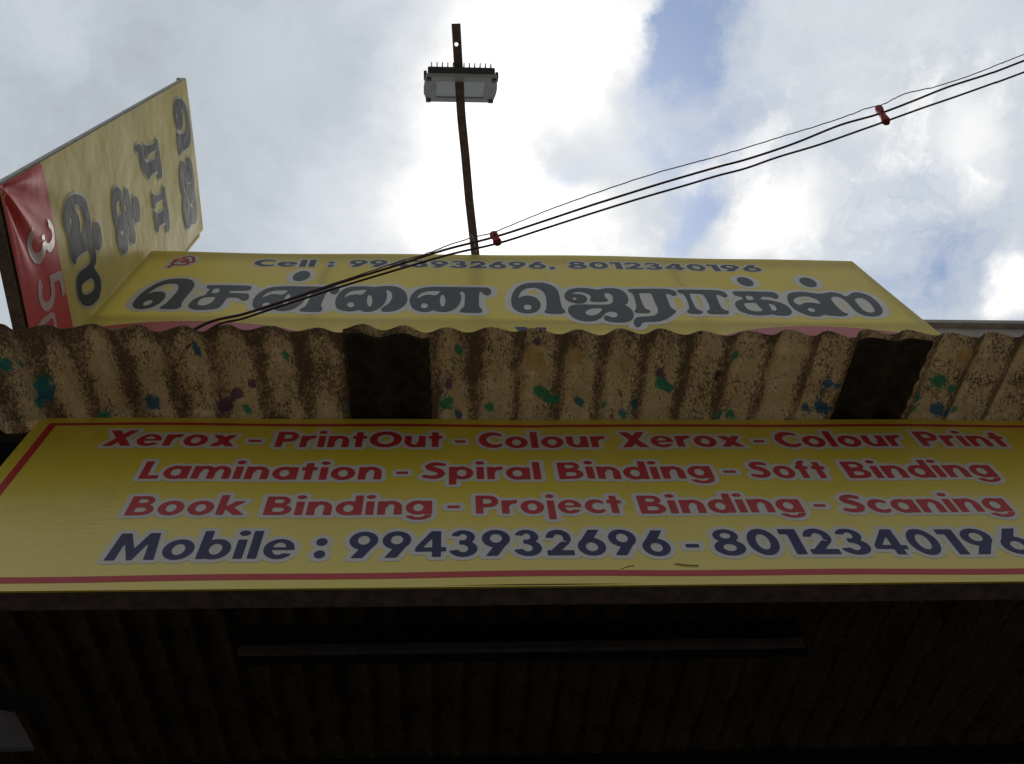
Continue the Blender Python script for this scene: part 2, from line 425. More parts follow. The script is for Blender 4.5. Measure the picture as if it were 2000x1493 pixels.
XH = .73
RING = lambda cx, irx=.15: [('+', ell(cx, .365, .41, .385)), ('-', ell(cx, .365, irx, .185))]
STEM = lambda x, h=XH, y0=0.0, w=.28: ('+', box(x, y0, x + w, h))
HOOK = ('+', arc(.43, .0, .43, .29, -172, 0, .17, .11, .0, -.02))
SIX = [('+', ell(.41, .335, .41, .355)), ('+', poly((.02, .42), (.38, 1), (.74, 1), (.50, .62), (.3, .5))), ('-', ell(.41, .325, .15, .155))]
def flip(ops): return [(k, np.array([.82, 1]) - p) for k, p in ops]
G = {
 'o': (.84, [('+', ell(.42, .365, .42, .385)), ('-', ell(.42, .365, .15, .185))]),
 'e': (.84, [('+', ell(.42, .365, .42, .385)), ('-', ell(.42, .375, .16, .215)), ('+', box(.2, .31, .80, .44)), ('-', poly((.50, .31), (.95, .31), (.95, .20), (.74, .20), (.56, .22)))]),
 'a': (.86, RING(.41, .15) + [STEM(.58)]),
 'd': (.86, RING(.41, .15) + [STEM(.58, 1.06)]),
 'g': (.86, RING(.41, .15) + [STEM(.58), HOOK]),
 'b': (.86, RING(.45, .15) + [STEM(0, 1.06)]),
 'p': (.86, RING(.45, .15) + [STEM(0, XH, -.31)]),
 'n': (.80, [STEM(0), STEM(.52, .40), ('+', arc(.43, .38, .37, .37, 0, 180, .11, .17))]),
 'm': (1.27, [STEM(0, w=.27), STEM(.5, .40, w=.27), STEM(1.0, .40, w=.27), ('+', arc(.405, .38, .365, .37, 0, 180, .11, .17)), ('+', arc(.905, .38, .365, .37, 0, 180, .11, .17))]),
 'u': (.80, [STEM(.52), ('+', box(0, .35, .28, XH)), ('+', arc(.37, .36, .37, .38, 180, 360, .11, .18))]),
 'r': (.56, [STEM(0), ('+', arc(.46, .30, .40, .46, 70, 170, .18, .24))]),
 'i': (.28, [STEM(0), ('+', ell(.14, .96, .165, .115))]),
 'j': (.28, [STEM(0, XH, -.31), ('+', ell(.14, .96, .165, .115))]),
 'l': (.28, [STEM(0, 1.06)]),
 't': (.54, [STEM(.12, .97), ('+', box(0, .53, .54, .73))]),
 'f': (.54, [STEM(.10, .82), ('+', arc(.42, .74, .32, .34, 75, 180, .04, .12)), ('+', box(0, .53, .52, .73))]),
 'k': (.92, [STEM(0, 1.06), ('+', poly((.2, .36), (.52, .73), (.88, .73), (.55, .39), (.94, 0), (.56, 0), (.2, .36)))]),
 'x': (.88, [('+', poly((0, 0), (.34, 0), (.88, .73), (.54, .73))), ('+', poly((.54, 0), (.88, 0), (.34, .73), (0, .73)))]),
 'c': (.70, [('+', ell(.41, .365, .41, .385)), ('-', ell(.47, .365, .19, .19)), ('-', box(.52, .23, 1, .50)), ('-', box(.70, -.1, 1, 1))]),
 'X': (1.0, [('+', poly((0, 0), (.36, 0), (1.0, 1), (.66, 1))), ('+', poly((.64, 0), (1.0, 0), (.36, 1), (0, 1)))]),
 'P': (.80, [STEM(0, 1), ('+', box(.2, .33, .45, 1)), ('+', ell(.45, .665, .36, .335)), ('-', box(.28, .55, .44, .79)), ('-', ell(.43, .67, .12, .12))]),
 'C': (.86, [('+', ell(.50, .5, .50, .52)), ('-', ell(.60, .5, .30, .29)), ('-', box(.62, .27, 1.2, .73)), ('-', box(.86, -.1, 1.3, 1.1))]),
 'O': (1.22, [('+', ell(.61, .5, .61, .52)), ('-', ell(.61, .5, .30, .29))]),
 'L': (.64, [STEM(0, 1), ('+', box(0, 0, .64, .21))]),
 'S': (.80, [('s', (np.array([(.70, .84), (.56, .885), (.42, .89), (.27, .84), (.20, .73), (.26, .63), (.42, .56), (.57, .47), (.65, .33), (.58, .18), (.42, .115), (.24, .12), (.08, .17)]), [.10, .11, .115, .12, .13, .14, .15, .14, .13, .12, .115, .11, .10]))]),
 'B': (.86, [STEM(0, 1), ('+', box(.1, .46, .46, 1)), ('+', ell(.47, .74, .30, .26)), ('+', box(.1, 0, .5, .55)), ('+', ell(.50, .285, .36, .285)), ('-', box(.28, .65, .45, .82)), ('-', ell(.45, .735, .10, .085)), ('-', box(.28, .19, .48, .39)), ('-', ell(.48, .29, .12, .10))]),
 'M': (1.30, [('+', poly((0, 0), (.12, 1), (.42, 1), (.65, .46), (.88, 1), (1.18, 1), (1.30, 0), (1.0, 0), (.95, .55), (.73, 0), (.57, 0), (.35, .55), (.30, 0)))]),
 '0': (.82, [('+', ell(.41, .5, .41, .52)), ('-', ell(.41, .5, .155, .28))]),
 '1': (.50, [('+', poly((0, 1), (.50, 1), (.50, 0), (.20, 0), (.20, .77), (0, .77)))]),
 '2': (.78, [('+', box(0, 0, .78, .22)), ('+', arc(.38, .67, .37, .35, -35, 180, .12, .14)), ('+', poly((.71, .50), (.44, .56), (0, .08), (0, .0), (.32, .0), (.40, .16)))]),
 '3': (.78, [('+', arc(.36, .735, .35, .285, -90, 170, .09, .11)), ('+', arc(.36, .30, .41, .32, -170, 90, .12, .12)), ('+', box(.24, .44, .42, .63))]),
 '4': (.88, [('+', poly((0, .20), (0, .36), (.44, 1), (.74, 1), (.74, .38), (.88, .38), (.88, .20), (.74, .20), (.74, 0), (.46, 0), (.46, .20))), ('-', poly((.26, .38), (.46, .38), (.46, .66)))]),
 '5': (.78, [('+', box(.16, .79, .74, 1)), ('+', poly((.16, 1), (.06, .46), (.30, .50), (.40, .82))), ('+', arc(.36, .325, .41, .345, -165, 128, .13, .14))]),
 '6': (.82, SIX), '9': (.82, flip(SIX)),
 '8': (.82, [('+', ell(.41, .745, .34, .275)), ('+', ell(.41, .295, .41, .315)), ('-', ell(.41, .75, .12, .095)), ('-', ell(.41, .295, .15, .12))]),
 '-': (.42, [('+', box(0, .30, .42, .46))]),
 ':': (.34, [('+', ell(.17, .16, .17, .16)), ('+', ell(.17, .62, .17, .16))]),
 ',': (.30, [('+', poly((.04, .26), (.32, .26), (.32, .05), (.12, -.18), (0, -.12), (.12, 0), (.04, 0)))]),
}
GAP = .085

def word_ops(word, x0, x1, base, cap, shear=0.0):
    """glyph outlines of one word, fitted between x0 and x1 on the baseline"""
    adv = sum(G[c][0] for c in word) + GAP * (len(word) - 1)
    sx = (x1 - x0) / adv; ops = []; x = x0
    for c in word:
        w, g = G[c]; cur = []
        for k, p in g:
            if k == 's':
                pts, r = p; cur.append(('s', (pts * [sx, cap] + [x, base], np.array(r) * (sx * .5 + cap * .5))))
            else: cur.append((k, p * [sx, cap] + [x, base]))
        ops.append(cur); x += (w + GAP) * sx
    return ops

class Field:
    """signed distance to a row of lettering on a regular grid"""
    def __init__(self, u0, u1, v0, v1, res):
        self.res = res
        self.u = np.arange(u0, u1 + res, res); self.v = np.arange(v0, v1 + res, res)
        self.U, self.V = np.meshgrid(self.u, self.v, indexing='ij')
        self.f = np.full(self.U.shape, 9.0)
    def add(self, glyph, reach):
        pts = np.concatenate([p[0] if k == 's' else p for k, p in glyph])
        lo, hi = pts.min(0) - reach - .03, pts.max(0) + reach + .03
        i0, i1 = np.searchsorted(self.u, [lo[0], hi[0]]); j0, j1 = np.searchsorted(self.v, [lo[1], hi[1]])
        if i1 - i0 < 2 or j1 - j0 < 2: return
        X, Y = self.U[i0:i1, j0:j1], self.V[i0:i1, j0:j1]
        g = np.full(X.shape, 9.0)
        for k, p in glyph:
            if k == '+': g = np.minimum(g, sd_poly(p, X, Y))
            elif k == '-': g = np.maximum(g, -sd_poly(p, X, Y))
            else: g = np.minimum(g, sd_stroke(p[0], p[1], X, Y))
        self.f[i0:i1, j0:j1] = np.minimum(self.f[i0:i1, j0:j1], g)
    def mesh(self, name, iso, place, mat, parent, label=None):
        f = self.f - iso; f = np.where(np.abs(f) < 1e-7, 1e-7, f)
        nu, nv = f.shape; verts = []; vid = {}; faces = []
        def vert(key, u, v):
            if key not in vid: vid[key] = len(verts); verts.append((u, v))
            return vid[key]
        inn = f < 0
        cnt = inn[:-1, :-1].astype(int) + inn[1:, :-1] + inn[:-1, 1:] + inn[1:, 1:]
        corners = ((0, 0), (1, 0), (1, 1), (0, 1))
        for i, j in np.argwhere(cnt > 0):
            ring = []
            for c in range(4):
                a = (i + corners[c][0], j + corners[c][1]); b = (i + corners[(c + 1) % 4][0], j + corners[(c + 1) % 4][1])
                fa, fb = f[a], f[b]
                if fa < 0: ring.append(vert(a, self.u[a[0]], self.v[a[1]]))
                if (fa < 0) != (fb < 0):
                    s = fa / (fa - fb); k = (a, b) if a < b else (b, a)
                    ring.append(vert(k, self.u[a[0]] + (self.u[b[0]] - self.u[a[0]]) * s, self.v[a[1]] + (self.v[b[1]] - self.v[a[1]]) * s))
            if len(ring) > 2: faces.append(ring)
        if not faces: return None
        q = np.array(verts); P = place(q[:, 0], q[:, 1])
        me = bpy.data.meshes.new(name); me.from_pydata(P.tolist(), [], faces)
        me.polygons.foreach_set('use_smooth', [True] * len(me.polygons))
        return link(name, me, mat, parent, label)

# ------------------------------------------------------------------ ground
road = grid_mesh('road', np.linspace(-400, 400, 41), np.linspace(-400, 400, 41),
                 lambda U, V: np.stack([U, V, np.full(U.shape, GROUND_Z)], -1), MAT['road'], None)
props(road, kind='structure')

# ------------------------------------------------------------------ shop building: corrugated roof, walls, beams
EAVE_Y, EAVE_Z, SLOPE = 1.232, 2.906, .220
PITCH_W, AMP, X_CREST = .148, .024, -.302
SIGN_Y = 1.602
KS = SIGN_Y / 1.621
LAPS = [-3.94, -2.15, -.36, 1.43, 3.22, 5.01]
def lift(x, k):                                     # a sheet rides up on its neighbour at its left lap
    return .017 * np.clip(1 - (x - LAPS[k]) / .70, 0, 1)
def roof_z(x, y, k):
    return EAVE_Z + (y - EAVE_Y) * SLOPE + AMP * np.cos(2 * np.pi * (x - X_CREST) / PITCH_W) + lift(x, k)

BLUE, TEAL, GREEN, PURP, ORNG, DK = (.010, .12, .21), (.01, .19, .21), (.02, .24, .14), (.12, .06, .13), (.50, .33, .14), (.05, .03, .025)
SPLASH = [(8, 715, 12, TEAL), (40, 712, 7, TEAL), (85, 752, 17, TEAL), (95, 765, 15, BLUE), (78, 786, 11, TEAL), (296, 790, 15, BLUE), (385, 683, 11, BLUE),
          (557, 695, 10, GREEN), (482, 803, 9, GREEN), (492, 745, 10, PURP), (440, 790, 16, PURP), (462, 775, 10, PURP), (205, 812, 8, GREEN), (690, 790, 10, BLUE), (895, 685, 8, GREEN),
          (888, 714, 5, GREEN), (878, 760, 10, PURP), (870, 796, 12, GREEN), (880, 788, 7, GREEN), (895, 812, 8, BLUE), (955, 802, 10, GREEN), (1056, 766, 13, GREEN), (1070, 772, 9, GREEN),
          (1086, 776, 9, GREEN), (1130, 784, 9, TEAL), (1180, 795, 8, GREEN), (1215, 806, 9, TEAL), (1290, 752, 12, GREEN), (1303, 756, 9, GREEN), (1235, 782, 9, BLUE), (1437, 697, 9, GREEN),
          (1405, 813, 9, TEAL), (1428, 813, 9, GREEN), (1400, 726, 8, DK), (1617, 749, 9, BLUE), (1632, 750, 7, BLUE), (1605, 793, 13, BLUE), (1838, 748, 13, GREEN), (1855, 757, 9, GREEN),
          (1795, 782, 12, TEAL), (1830, 799, 13, BLUE), (1845, 805, 9, BLUE), (1790, 805, 9, GREEN), (1870, 806, 9, GREEN), (1930, 812, 7, GREEN), (1050, 672, 8, PURP), (1043, 706, 18, ORNG), (1120, 705, 16, ORNG),
          (1880, 697, 14, ORNG), (1372, 650, 9, PURP), (1290, 735, 9, PURP), (1575, 800, 8, BLUE)]
SPL = []
for px, py, r, c in SPLASH:
    d = ray(px, py); y = 1.4
    for _ in range(20): y = (EAVE_Z - EAVE_Y * SLOPE) / (d[2] / d[1] - SLOPE)
    SPL.append((d[0] / d[1] * y, y, r * .0021, c))

def build_sheet(k, parent, inner):
    x0, x1 = LAPS[k], LAPS[k + 1] + (.012 if k + 2 < len(LAPS) else 0)
    xs = np.linspace(x0, x1, int((x1 - x0) / .010))
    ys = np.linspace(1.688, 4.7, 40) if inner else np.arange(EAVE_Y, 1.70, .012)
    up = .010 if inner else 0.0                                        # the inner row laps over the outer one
    X, Y = np.meshgrid(xs, ys, indexing='ij')
    edge = .004 * np.sin(X * 13 + k) + .002 * np.sin(X * 51)         # ragged front edge
    Yw = Y + np.where(Y < 1.30, edge * (1.30 - Y) / .068, 0)
    Z = roof_z(X, Yw, k) + up
    top = np.stack([X, Yw, Z + .0065], -1).reshape(-1, 3); bot = np.stack([X, Yw, Z], -1).reshape(-1, 3)
    nu, nv = len(xs), len(ys); N = nu * nv
    i, j = np.meshgrid(np.arange(nu - 1), np.arange(nv - 1), indexing='ij'); a = (i * nv + j).ravel()
    fb = np.stack([a, a + 1, a + nv + 1, a + nv], 1)
    ft = np.stack([a, a + nv, a + nv + 1, a + 1], 1) + N
    ed = []
    r = np.arange(nu - 1) * nv
    ed.append(np.stack([r, r + nv, r + nv + N, r + N], 1)); r2 = r + nv - 1
    ed.append(np.stack([r2 + nv, r2, r2 + N, r2 + nv + N], 1))
    c = np.arange(nv - 1); ed.append(np.stack([c + 1, c, c + N, c + 1 + N], 1)); c2 = c + (nu - 1) * nv
    ed.append(np.stack([c2, c2 + 1, c2 + 1 + N, c2 + N], 1))
    me = bpy.data.meshes.new('roof_sheet')
    me.from_pydata(np.concatenate([bot, top]).tolist(), [], np.concatenate([fb, ft] + ed).tolist())
    sm = np.zeros(len(me.polygons), bool); sm[:len(fb) + len(ft)] = True
    me.polygons.foreach_set('use_smooth', sm)
    if not inner:
        mi = np.zeros(len(me.polygons), int); mi[len(fb):len(fb) + len(ft)] = 1
        me.polygons.foreach_set('material_index', mi)
    mask = np.zeros(X.shape); colr = np.zeros(X.shape + (4,)); colr[..., 3] = 1
    for sx, sy, sr, sc in SPL:
        g = np.exp(-((X - sx) ** 2 + ((Yw - sy) * .75) ** 2) / (sr * sr) * 1.0)
        up = g > mask; mask[up] = g[up]; colr[up, :3] = sc
    ph = np.cos(2 * np.pi * (X - X_CREST - .02) / PITCH_W)
    gr = np.clip((-ph + .05) * .8, 0, 1) ** 1.3                                # dirt plus ridge shading painted along the hanging folds
    rim = np.clip(1 - (Yw - EAVE_Y) / (.085 + .05 * np.sin(X * 3.1 + 1) + .02 * np.sin(X * 17)), 0, 1)
    gr = np.clip(gr + .75 * np.sqrt(rim) * np.where(X < -.3, 1.0, .45), 0, 1)
    for nm, tp, arr in (('splash', 'FLOAT', mask), ('grime', 'FLOAT', gr)):
        at = me.attributes.new(nm, tp, 'POINT'); at.data.foreach_set('value', np.concatenate([arr.ravel()] * 2).astype('f4'))
    at = me.attributes.new('splash_colour', 'FLOAT_COLOR', 'POINT')
    at.data.foreach_set('color', np.concatenate([colr.reshape(-1, 4)] * 2).astype('f4').ravel())
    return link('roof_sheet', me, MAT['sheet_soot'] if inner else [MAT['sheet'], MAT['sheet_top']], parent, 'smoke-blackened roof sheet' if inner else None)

shop = thing('shop_building', (.4, 3.2, GROUND_Z), 'dark open shop under a roof of stained corrugated sheets with splashes of paint', 'building')
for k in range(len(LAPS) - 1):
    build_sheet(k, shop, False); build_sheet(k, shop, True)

def tar_strip(k, x0, x1, y0, skew):
    """black felt pressed against the folds under a lap, narrow strip"""
    xs = np.linspace(x0, x1, 44); ys = np.linspace(y0, 1.66, 24)
    def fn(U, V):
        s = (V - y0) / (1.66 - y0)
        U2 = U + skew * s + .003 * np.sin(V * 90) * (np.abs(U - (x0 + x1) / 2) > (x1 - x0) / 2 - .01)
        base = EAVE_Z + (V - EAVE_Y) * SLOPE + AMP * .8 * np.cos(2 * np.pi * (U2 - X_CREST) / PITCH_W) + lift(U2, k) * .6
        return np.stack([U2, V + .004 * np.sin(U * 40), base - .013], -1)
    o = grid_mesh('felt_strip', xs, ys, fn, MAT['tar'], shop, 'black felt strip under a roof lap')
    sol = o.modifiers.new('thick', 'SOLIDIFY'); sol.thickness = .004; sol.offset = 1
    return o
tar_strip(2, -.362, -.070, 1.252, .01)
tar_strip(3, 1.425, 1.690, 1.252, -.005)

def roof_base(y): return EAVE_Z + (y - EAVE_Y) * SLOPE
def boxpart(name, lo, hi, mat, parent, label=None, bevel=0.0):
    bm = bmesh.new(); add_box(bm, lo, hi, bevel=bevel)
    return from_bm(name, bm, MAT[mat], parent, label)
# walls of the shop
boxpart('side_wall', (-3.9, 1.80, GROUND_Z), (-3.75, 4.6, 3.22), 'soot', shop)
boxpart('side_wall', (4.85, 1.80, GROUND_Z), (5.0, 4.6, 3.22), 'soot', shop)
boxpart('back_wall', (-3.75, 4.45, GROUND_Z), (4.85, 4.6, 3.42), 'soot', shop)
boxpart('shop_floor', (-3.75, 1.75, GROUND_Z + .004), (4.85, 4.45, GROUND_Z + .16), 'soot', shop)
# purlins under the sheets
for y, h, w in ((1.715, .060, .075), (2.43, .055, .105), (3.9, .05, .08)):
    b = roof_base(y) - AMP - .004
    boxpart('purlin', (-3.9, y - w / 2, b - h), (4.95, y + w / 2, b), 'beam', shop)
# rafters
for x in (-2.6, 3.4):
    bm = bmesh.new(); add_bar(bm, (x, 1.80, roof_base(1.80) - .145), (x, 4.4, roof_base(4.4) - .145), .06, .09)
    from_bm('rafter', bm, MAT['beam'], shop)
# hood over the rolled-up shutter
bm = bmesh.new()
zb = 2.545 * 1.098
add_box(bm, (-.317 * 2.545 - .02, 2.545, zb), (.559 * 2.545 + .02, 2.60, 2.545 * 1.166), bevel=.006)
hood = from_bm('shutter_hood', bm, MAT['beam'], shop)
bm = bmesh.new(); add_box(bm, (-.317 * 2.545, 2.522, zb - .012), (.559 * 2.545, 2.543, zb + .030), bevel=.003)
from_bm('edge_strip', bm, MAT['shutter'], hood)

# wooden struts and a pale board in the corner on the left
def inside(px, py, y): return on_y(px, py, y)
bm = bmesh.new()
add_bar(bm, inside(22, 1240, 2.62), inside(150, 1490, 2.75), .05, .05, (0, 1, 0))
from_bm('strut', bm, MAT['soot'], shop)
bm = bmesh.new()
add_bar(bm, inside(-30, 1340, 2.70), inside(110, 1400, 2.72), .04, .05, (0, 1, 0))
from_bm('strut', bm, MAT['beam'], shop)
bm = bmesh.new()
q = [inside(*p, 2.80) for p in ((-60, 1375), (30, 1392), (66, 1460), (-60, 1462))]
f1 = [bm.verts.new(p) for p in q]; f2 = [bm.verts.new(p + np.array([0, .02, 0])) for p in q]
bm.faces.new(f1); bm.faces.new(f2[::-1])
for i in range(4): bm.faces.new((f1[i], f1[(i + 1) % 4], f2[(i + 1) % 4], f2[i]))
from_bm('pale_board', bm, MAT['pale'], shop)

# ------------------------------------------------------------------ lower signboard
L_X0, L_X1, L_Z0, L_Z1 = -1.45 * KS, 2.38 * KS, 2.037 * KS, 2.996 * KS
low = thing('shop_signboard', ((L_X0 + L_X1) / 2, SIGN_Y, L_Z0), 'long yellow signboard below the roof edge listing services in red and two blue phone numbers', 'signboard')
def low_wave(u, v):
    return .003 * np.sin(u * 2.3 + 1) * np.sin(v * 4) + .0016 * np.sin(u * 7.1 + v * 3) + .004 * np.exp(-((u - .45) / .10) ** 2) * np.sin((v - 2) * 3)
def low_at(off):
    return lambda U, V: np.stack([U, SIGN_Y - off - low_wave(U, V), V], -1)
grid_mesh('banner', np.linspace(L_X0, L_X1, 160), np.linspace(L_Z0, L_Z1, 50), low_at(0), MAT['banner_low'], low)
# frame box behind the banner: bottom, side and top members
T = .066
boxpart('frame_bar', (L_X0, SIGN_Y + .006, L_Z0 - .002), (L_X1, SIGN_Y + T, L_Z0 + .03), 'rust', low)
boxpart('frame_bar', (L_X0, SIGN_Y + .006, L_Z1 - .04), (L_X1, SIGN_Y + .05, L_Z1 - .004), 'rust', low)
for x in (L_X0, L_X1 - .03): boxpart('frame_bar', (x, SIGN_Y + .006, L_Z0 + .032), (x + .03, SIGN_Y + T - .004, L_Z1 - .042), 'rust', low)
boxpart('back_panel', (L_X0 + .031, SIGN_Y + .02, L_Z0 + .032), (L_X1 - .031, SIGN_Y + .035, L_Z1 - .042), 'beam', low)
# folded hem of the banner along the bottom and left edges
boxpart('hem', (L_X0 - .002, SIGN_Y - .002, L_Z0 - .006), (L_X1 + .002, SIGN_Y + .004, L_Z0 - .0005), 'banner_low', low)
# red border lines
def border(name, u0, u1, v0, v1, off, place, mat, parent):
    return grid_mesh(name, np.linspace(u0, u1, max(2, int((u1 - u0) / .03))), np.linspace(v0, v1, max(2, int((v1 - v0) / .03))), place(off), mat, parent)
border('border_line', -1.405 * KS, 2.335 * KS, 2.940 * KS, 2.958 * KS, .0007, low_at, MAT['red'], low)
border('border_line', -1.405 * KS, 2.335 * KS, 2.071 * KS, 2.097 * KS, .0007, low_at, MAT['red'], low)
border('border_line', -1.405 * KS, -1.378 * KS, 2.0973 * KS, 2.9397 * KS, .0007, low_at, MAT['red'], low)
border('border_line', 2.308 * KS, 2.335 * KS, 2.0973 * KS, 2.9397 * KS, .0007, low_at, MAT['red'], low)

LINES = [
 ('red', 2.792, .107, 876, [('Xerox', 198, 457), ('-', 481, 507), ('PrintOut', 535.5, 864), ('-', 888.5, 909.5), ('Colour', 936, 1186), ('Xerox', 1216, 1456), ('-', 1478.5, 1499.5), ('Colour', 1523, 1771), ('Print', 1804, 1976)]),
 ('red', 2.584, .106, 935, [('Lamination', 269.5, 744), ('-', 773, 796), ('Spiral', 825.5, 1058), ('Binding', 1093, 1396), ('-', 1419, 1443.5), ('Soft', 1471.5, 1623.8), ('Binding', 1661, 1952)]),
 ('red', 2.382, .102, 1003.5, [('Book', 241.5, 476), ('Binding', 512.8, 843.7), ('-', 873.8, 898.3), ('Project', 929.8, 1219), ('Binding', 1253, 1573), ('-', 1597, 1621), ('Scaning', 1652, 1980)]),
 ('blue', 2.165, .126, 1088, [('Mobile', 201.5, 570.5), (':', 610.8, 633.5), ('9943932696', 677, 1315.5), ('-', 1346, 1373), ('8012340196', 1402, 2031)]),
]
def xat(px, pyb, z):                               # x on the sign plane at baseline height
    lo, hi = pyb - 40, pyb + 40
    for _ in range(30):
        m = (lo + hi) / 2
        if on_y(px, m, SIGN_Y)[2] > z: lo = m
        else: hi = m
    return on_y(px, m, SIGN_Y)[0]
for col, base, cap, pyb, words in LINES:
    base, cap = base * KS, cap * KS
    thin = .0018 if col == 'blue' else .0012
    for w, a, b in words:
        xa_, xb_ = xat(a, pyb, base) - thin, xat(b, pyb, base) + thin
        F = Field(xa_ - .06, xb_ + .06, base - .09, base + cap + .055, .0034)
        for g in word_ops(w, xa_, xb_, base - thin, cap + 2 * thin): F.add(g, .03)
        F.mesh('word_outline', .0145, low_at(.0007), MAT['halo'], low)
        F.mesh('word', -thin, low_at(.0014), MAT[col], low, 'blue printed word' if col == 'blue' else 'red printed word')
# scratches near the bottom line
for pts in (((1213, 1112), (1226, 1107), (1238, 1105)), ((1318, 1101), (1340, 1104), (1364, 1105))):
    bm = bmesh.new(); add_tube(bm, [on_y(*p, SIGN_Y - .0025) for p in pts], .0015, 5)
    from_bm('scratch', bm, MAT['rust'], low)

# ------------------------------------------------------------------ upper signboard on the roof
M_Y, M_X0, M_X1, M_Z0, M_Z1 = 1.62, -1.600, 2.264, 3.075, 4.890
top = thing('roof_signboard', ((M_X0 + M_X1) / 2, M_Y, M_Z0), 'large faded yellow signboard standing on the roof with big dark Tamil letters', 'signboard')
def top_wave(u, v):
    return .004 * np.sin(u * 1.7) * np.sin(v * 3 + .4) + .002 * np.sin(u * 5.3 + v * 2) + .006 * np.exp(-((u - 1.75) / .2) ** 2) * np.clip(v - 4.6, 0, 1)
def top_at(off):
    return lambda U, V: np.stack([U, M_Y - off - top_wave(U, V), V + .010 * np.sin(U * 2.1 + .6) * np.clip((V - 4.7) / .19, 0, 1)], -1)
grid_mesh('banner', np.linspace(M_X0, M_X1, 150), np.linspace(M_Z0, M_Z1, 70), top_at(0), MAT['banner_top'], top)
for z in (M_Z0, 3.95, M_Z1 - .035): boxpart('frame_bar', (M_X0 + .002, M_Y + .012, z), (M_X1 - .002, M_Y + .042, z + .03), 'frame', top)
for x in (M_X0 + .002, -.65, 1.18, M_X1 - .034): boxpart('frame_post', (x, M_Y + .0425, M_Z0 - .02), (x + .032, M_Y + .075, M_Z1 - .007), 'frame', top)
# red ovals low on the banner
def oval(cx, cz, rx, rz):
    F = Field(max(cx - rx - .05, M_X0 + .006), min(cx + rx + .05, M_X1 - .02), M_Z0 + .01, cz + rz + .05, .012)
    F.add([('+', ell(cx, cz, rx, rz, n=90))], .02)
    F.mesh('red_oval', 0.0, top_at(.0010), MAT['red_top'], top)
a = on_y(385, 629, M_Y); oval(a[0], 3.60, .62, a[2] - 3.60)
a = on_y(1590, 637, M_Y); oval(a[0], 3.60, .58, a[2] - 3.60)

# Tamil letters, traced in the plane of the sign (coordinates: crop pixels, then the sign's own metres)
def plane_pts(pts, ox, oy, sc, k=4, closed=True):
    m = np.array([on_y(ox + x / sc, oy + y / sc, M_Y) for x, y in pts])[:, [0, 2]]
    return spline(m, k)
def rnd(ox, oy, sc, cx, cy, rx, ry, tilt=0.0):
    th = np.linspace(0, 2 * np.pi, 20, endpoint=False); c, s = math.cos(tilt), math.sin(tilt)
    return plane_pts([(cx + rx * math.cos(t) * c - ry * math.sin(t) * s, cy + rx * math.cos(t) * s + ry * math.sin(t) * c) for t in th], ox, oy, sc, 2)
R3, R4, R5, R6 = (220, 480, 4), (640, 480, 4), (960, 480, 4), (1360, 480, 3.125)
TAM = {}
TAM['e'] = [('+', plane_pts([(155, 450), (155, 410), (170, 365), (205, 325), (260, 300), (330, 293), (400, 295), (460, 310), (505, 340), (525, 375), (535, 420), (545, 465), (560, 495), (577, 511), (570, 525), (540, 533), (470, 532), (425, 527), (412, 515), (425, 500), (430, 470), (428, 430), (420, 390), (395, 355), (355, 335), (310, 332), (265, 340), (230, 365), (213, 400), (214, 412), (235, 400), (270, 393), (320, 398), (360, 420), (382, 455), (378, 490), (350, 517), (300, 530), (240, 527), (195, 510), (167, 485)], *R5)),
            ('-', rnd(*R5, 282, 482, 31, 21))]
TAM['cha'] = [('+', plane_pts([(735, 330), (745, 311), (800, 308), (950, 308), (1060, 310), (1085, 320), (1076, 340), (1045, 349), (950, 352), (918, 356), (912, 368), (960, 371), (1040, 372), (1062, 380), (1066, 405), (1050, 426), (1010, 430), (990, 414), (960, 406), (905, 408), (880, 430), (860, 460), (830, 490), (780, 503), (700, 507), (640, 506), (600, 492), (590, 475), (610, 445), (650, 415), (700, 395), (728, 385), (735, 370), (758, 345), (745, 337)], *R3)),
              ('-', plane_pts([(796, 337), (838, 338), (820, 370), (774, 369)], *R3, 3)), ('-', plane_pts([(735, 405), (800, 404), (788, 432), (765, 452), (730, 468), (690, 473), (664, 462), (672, 438), (700, 414)], *R3))]
TAM['na'] = [('+', plane_pts([(645, 460), (640, 430), (655, 390), (690, 355), (740, 335), (800, 328), (880, 326), (1000, 328), (1120, 330), (1230, 330), (1265, 340), (1278, 365), (1265, 388), (1235, 392), (1215, 378), (1196, 364), (1186, 374), (1182, 420), (1184, 480), (1205, 500), (1205, 520), (1180, 530), (1060, 528), (1032, 518), (1042, 500), (1065, 480), (1072, 420), (1068, 375), (1050, 363), (1032, 372), (1042, 400), (1038, 440), (1015, 480), (975, 510), (920, 524), (860, 522), (825, 510), (790, 522), (740, 524), (690, 510), (660, 490)], *R4)),
             ('-', rnd(*R4, 755, 475, 28, 20)), ('-', plane_pts([(698, 416), (720, 385), (760, 365), (820, 359), (876, 361), (862, 384), (835, 394), (800, 388), (760, 391), (725, 406)], *R4)), ('-', rnd(*R4, 898, 435, 21, 47))]
TAM['ai'] = [('+', plane_pts([(62, 470), (60, 430), (75, 390), (110, 350), (160, 325), (220, 318), (290, 318), (360, 324), (400, 321), (440, 318), (500, 318), (560, 332), (605, 365), (622, 405), (618, 445), (590, 480), (540, 508), (480, 520), (430, 518), (418, 505), (430, 485), (470, 460), (495, 430), (505, 400), (498, 370), (478, 353), (457, 352), (463, 380), (460, 420), (440, 460), (400, 495), (350, 515), (300, 520), (262, 509), (245, 503), (200, 513), (150, 514), (100, 502), (72, 488)], *R4)),
             ('-', rnd(*R4, 180, 462, 28, 20)), ('-', plane_pts([(125, 410), (150, 375), (190, 355), (240, 348), (300, 345), (290, 365), (262, 384), (220, 380), (170, 388), (140, 400)], *R4)), ('-', rnd(*R4, 328, 432, 21, 47))]
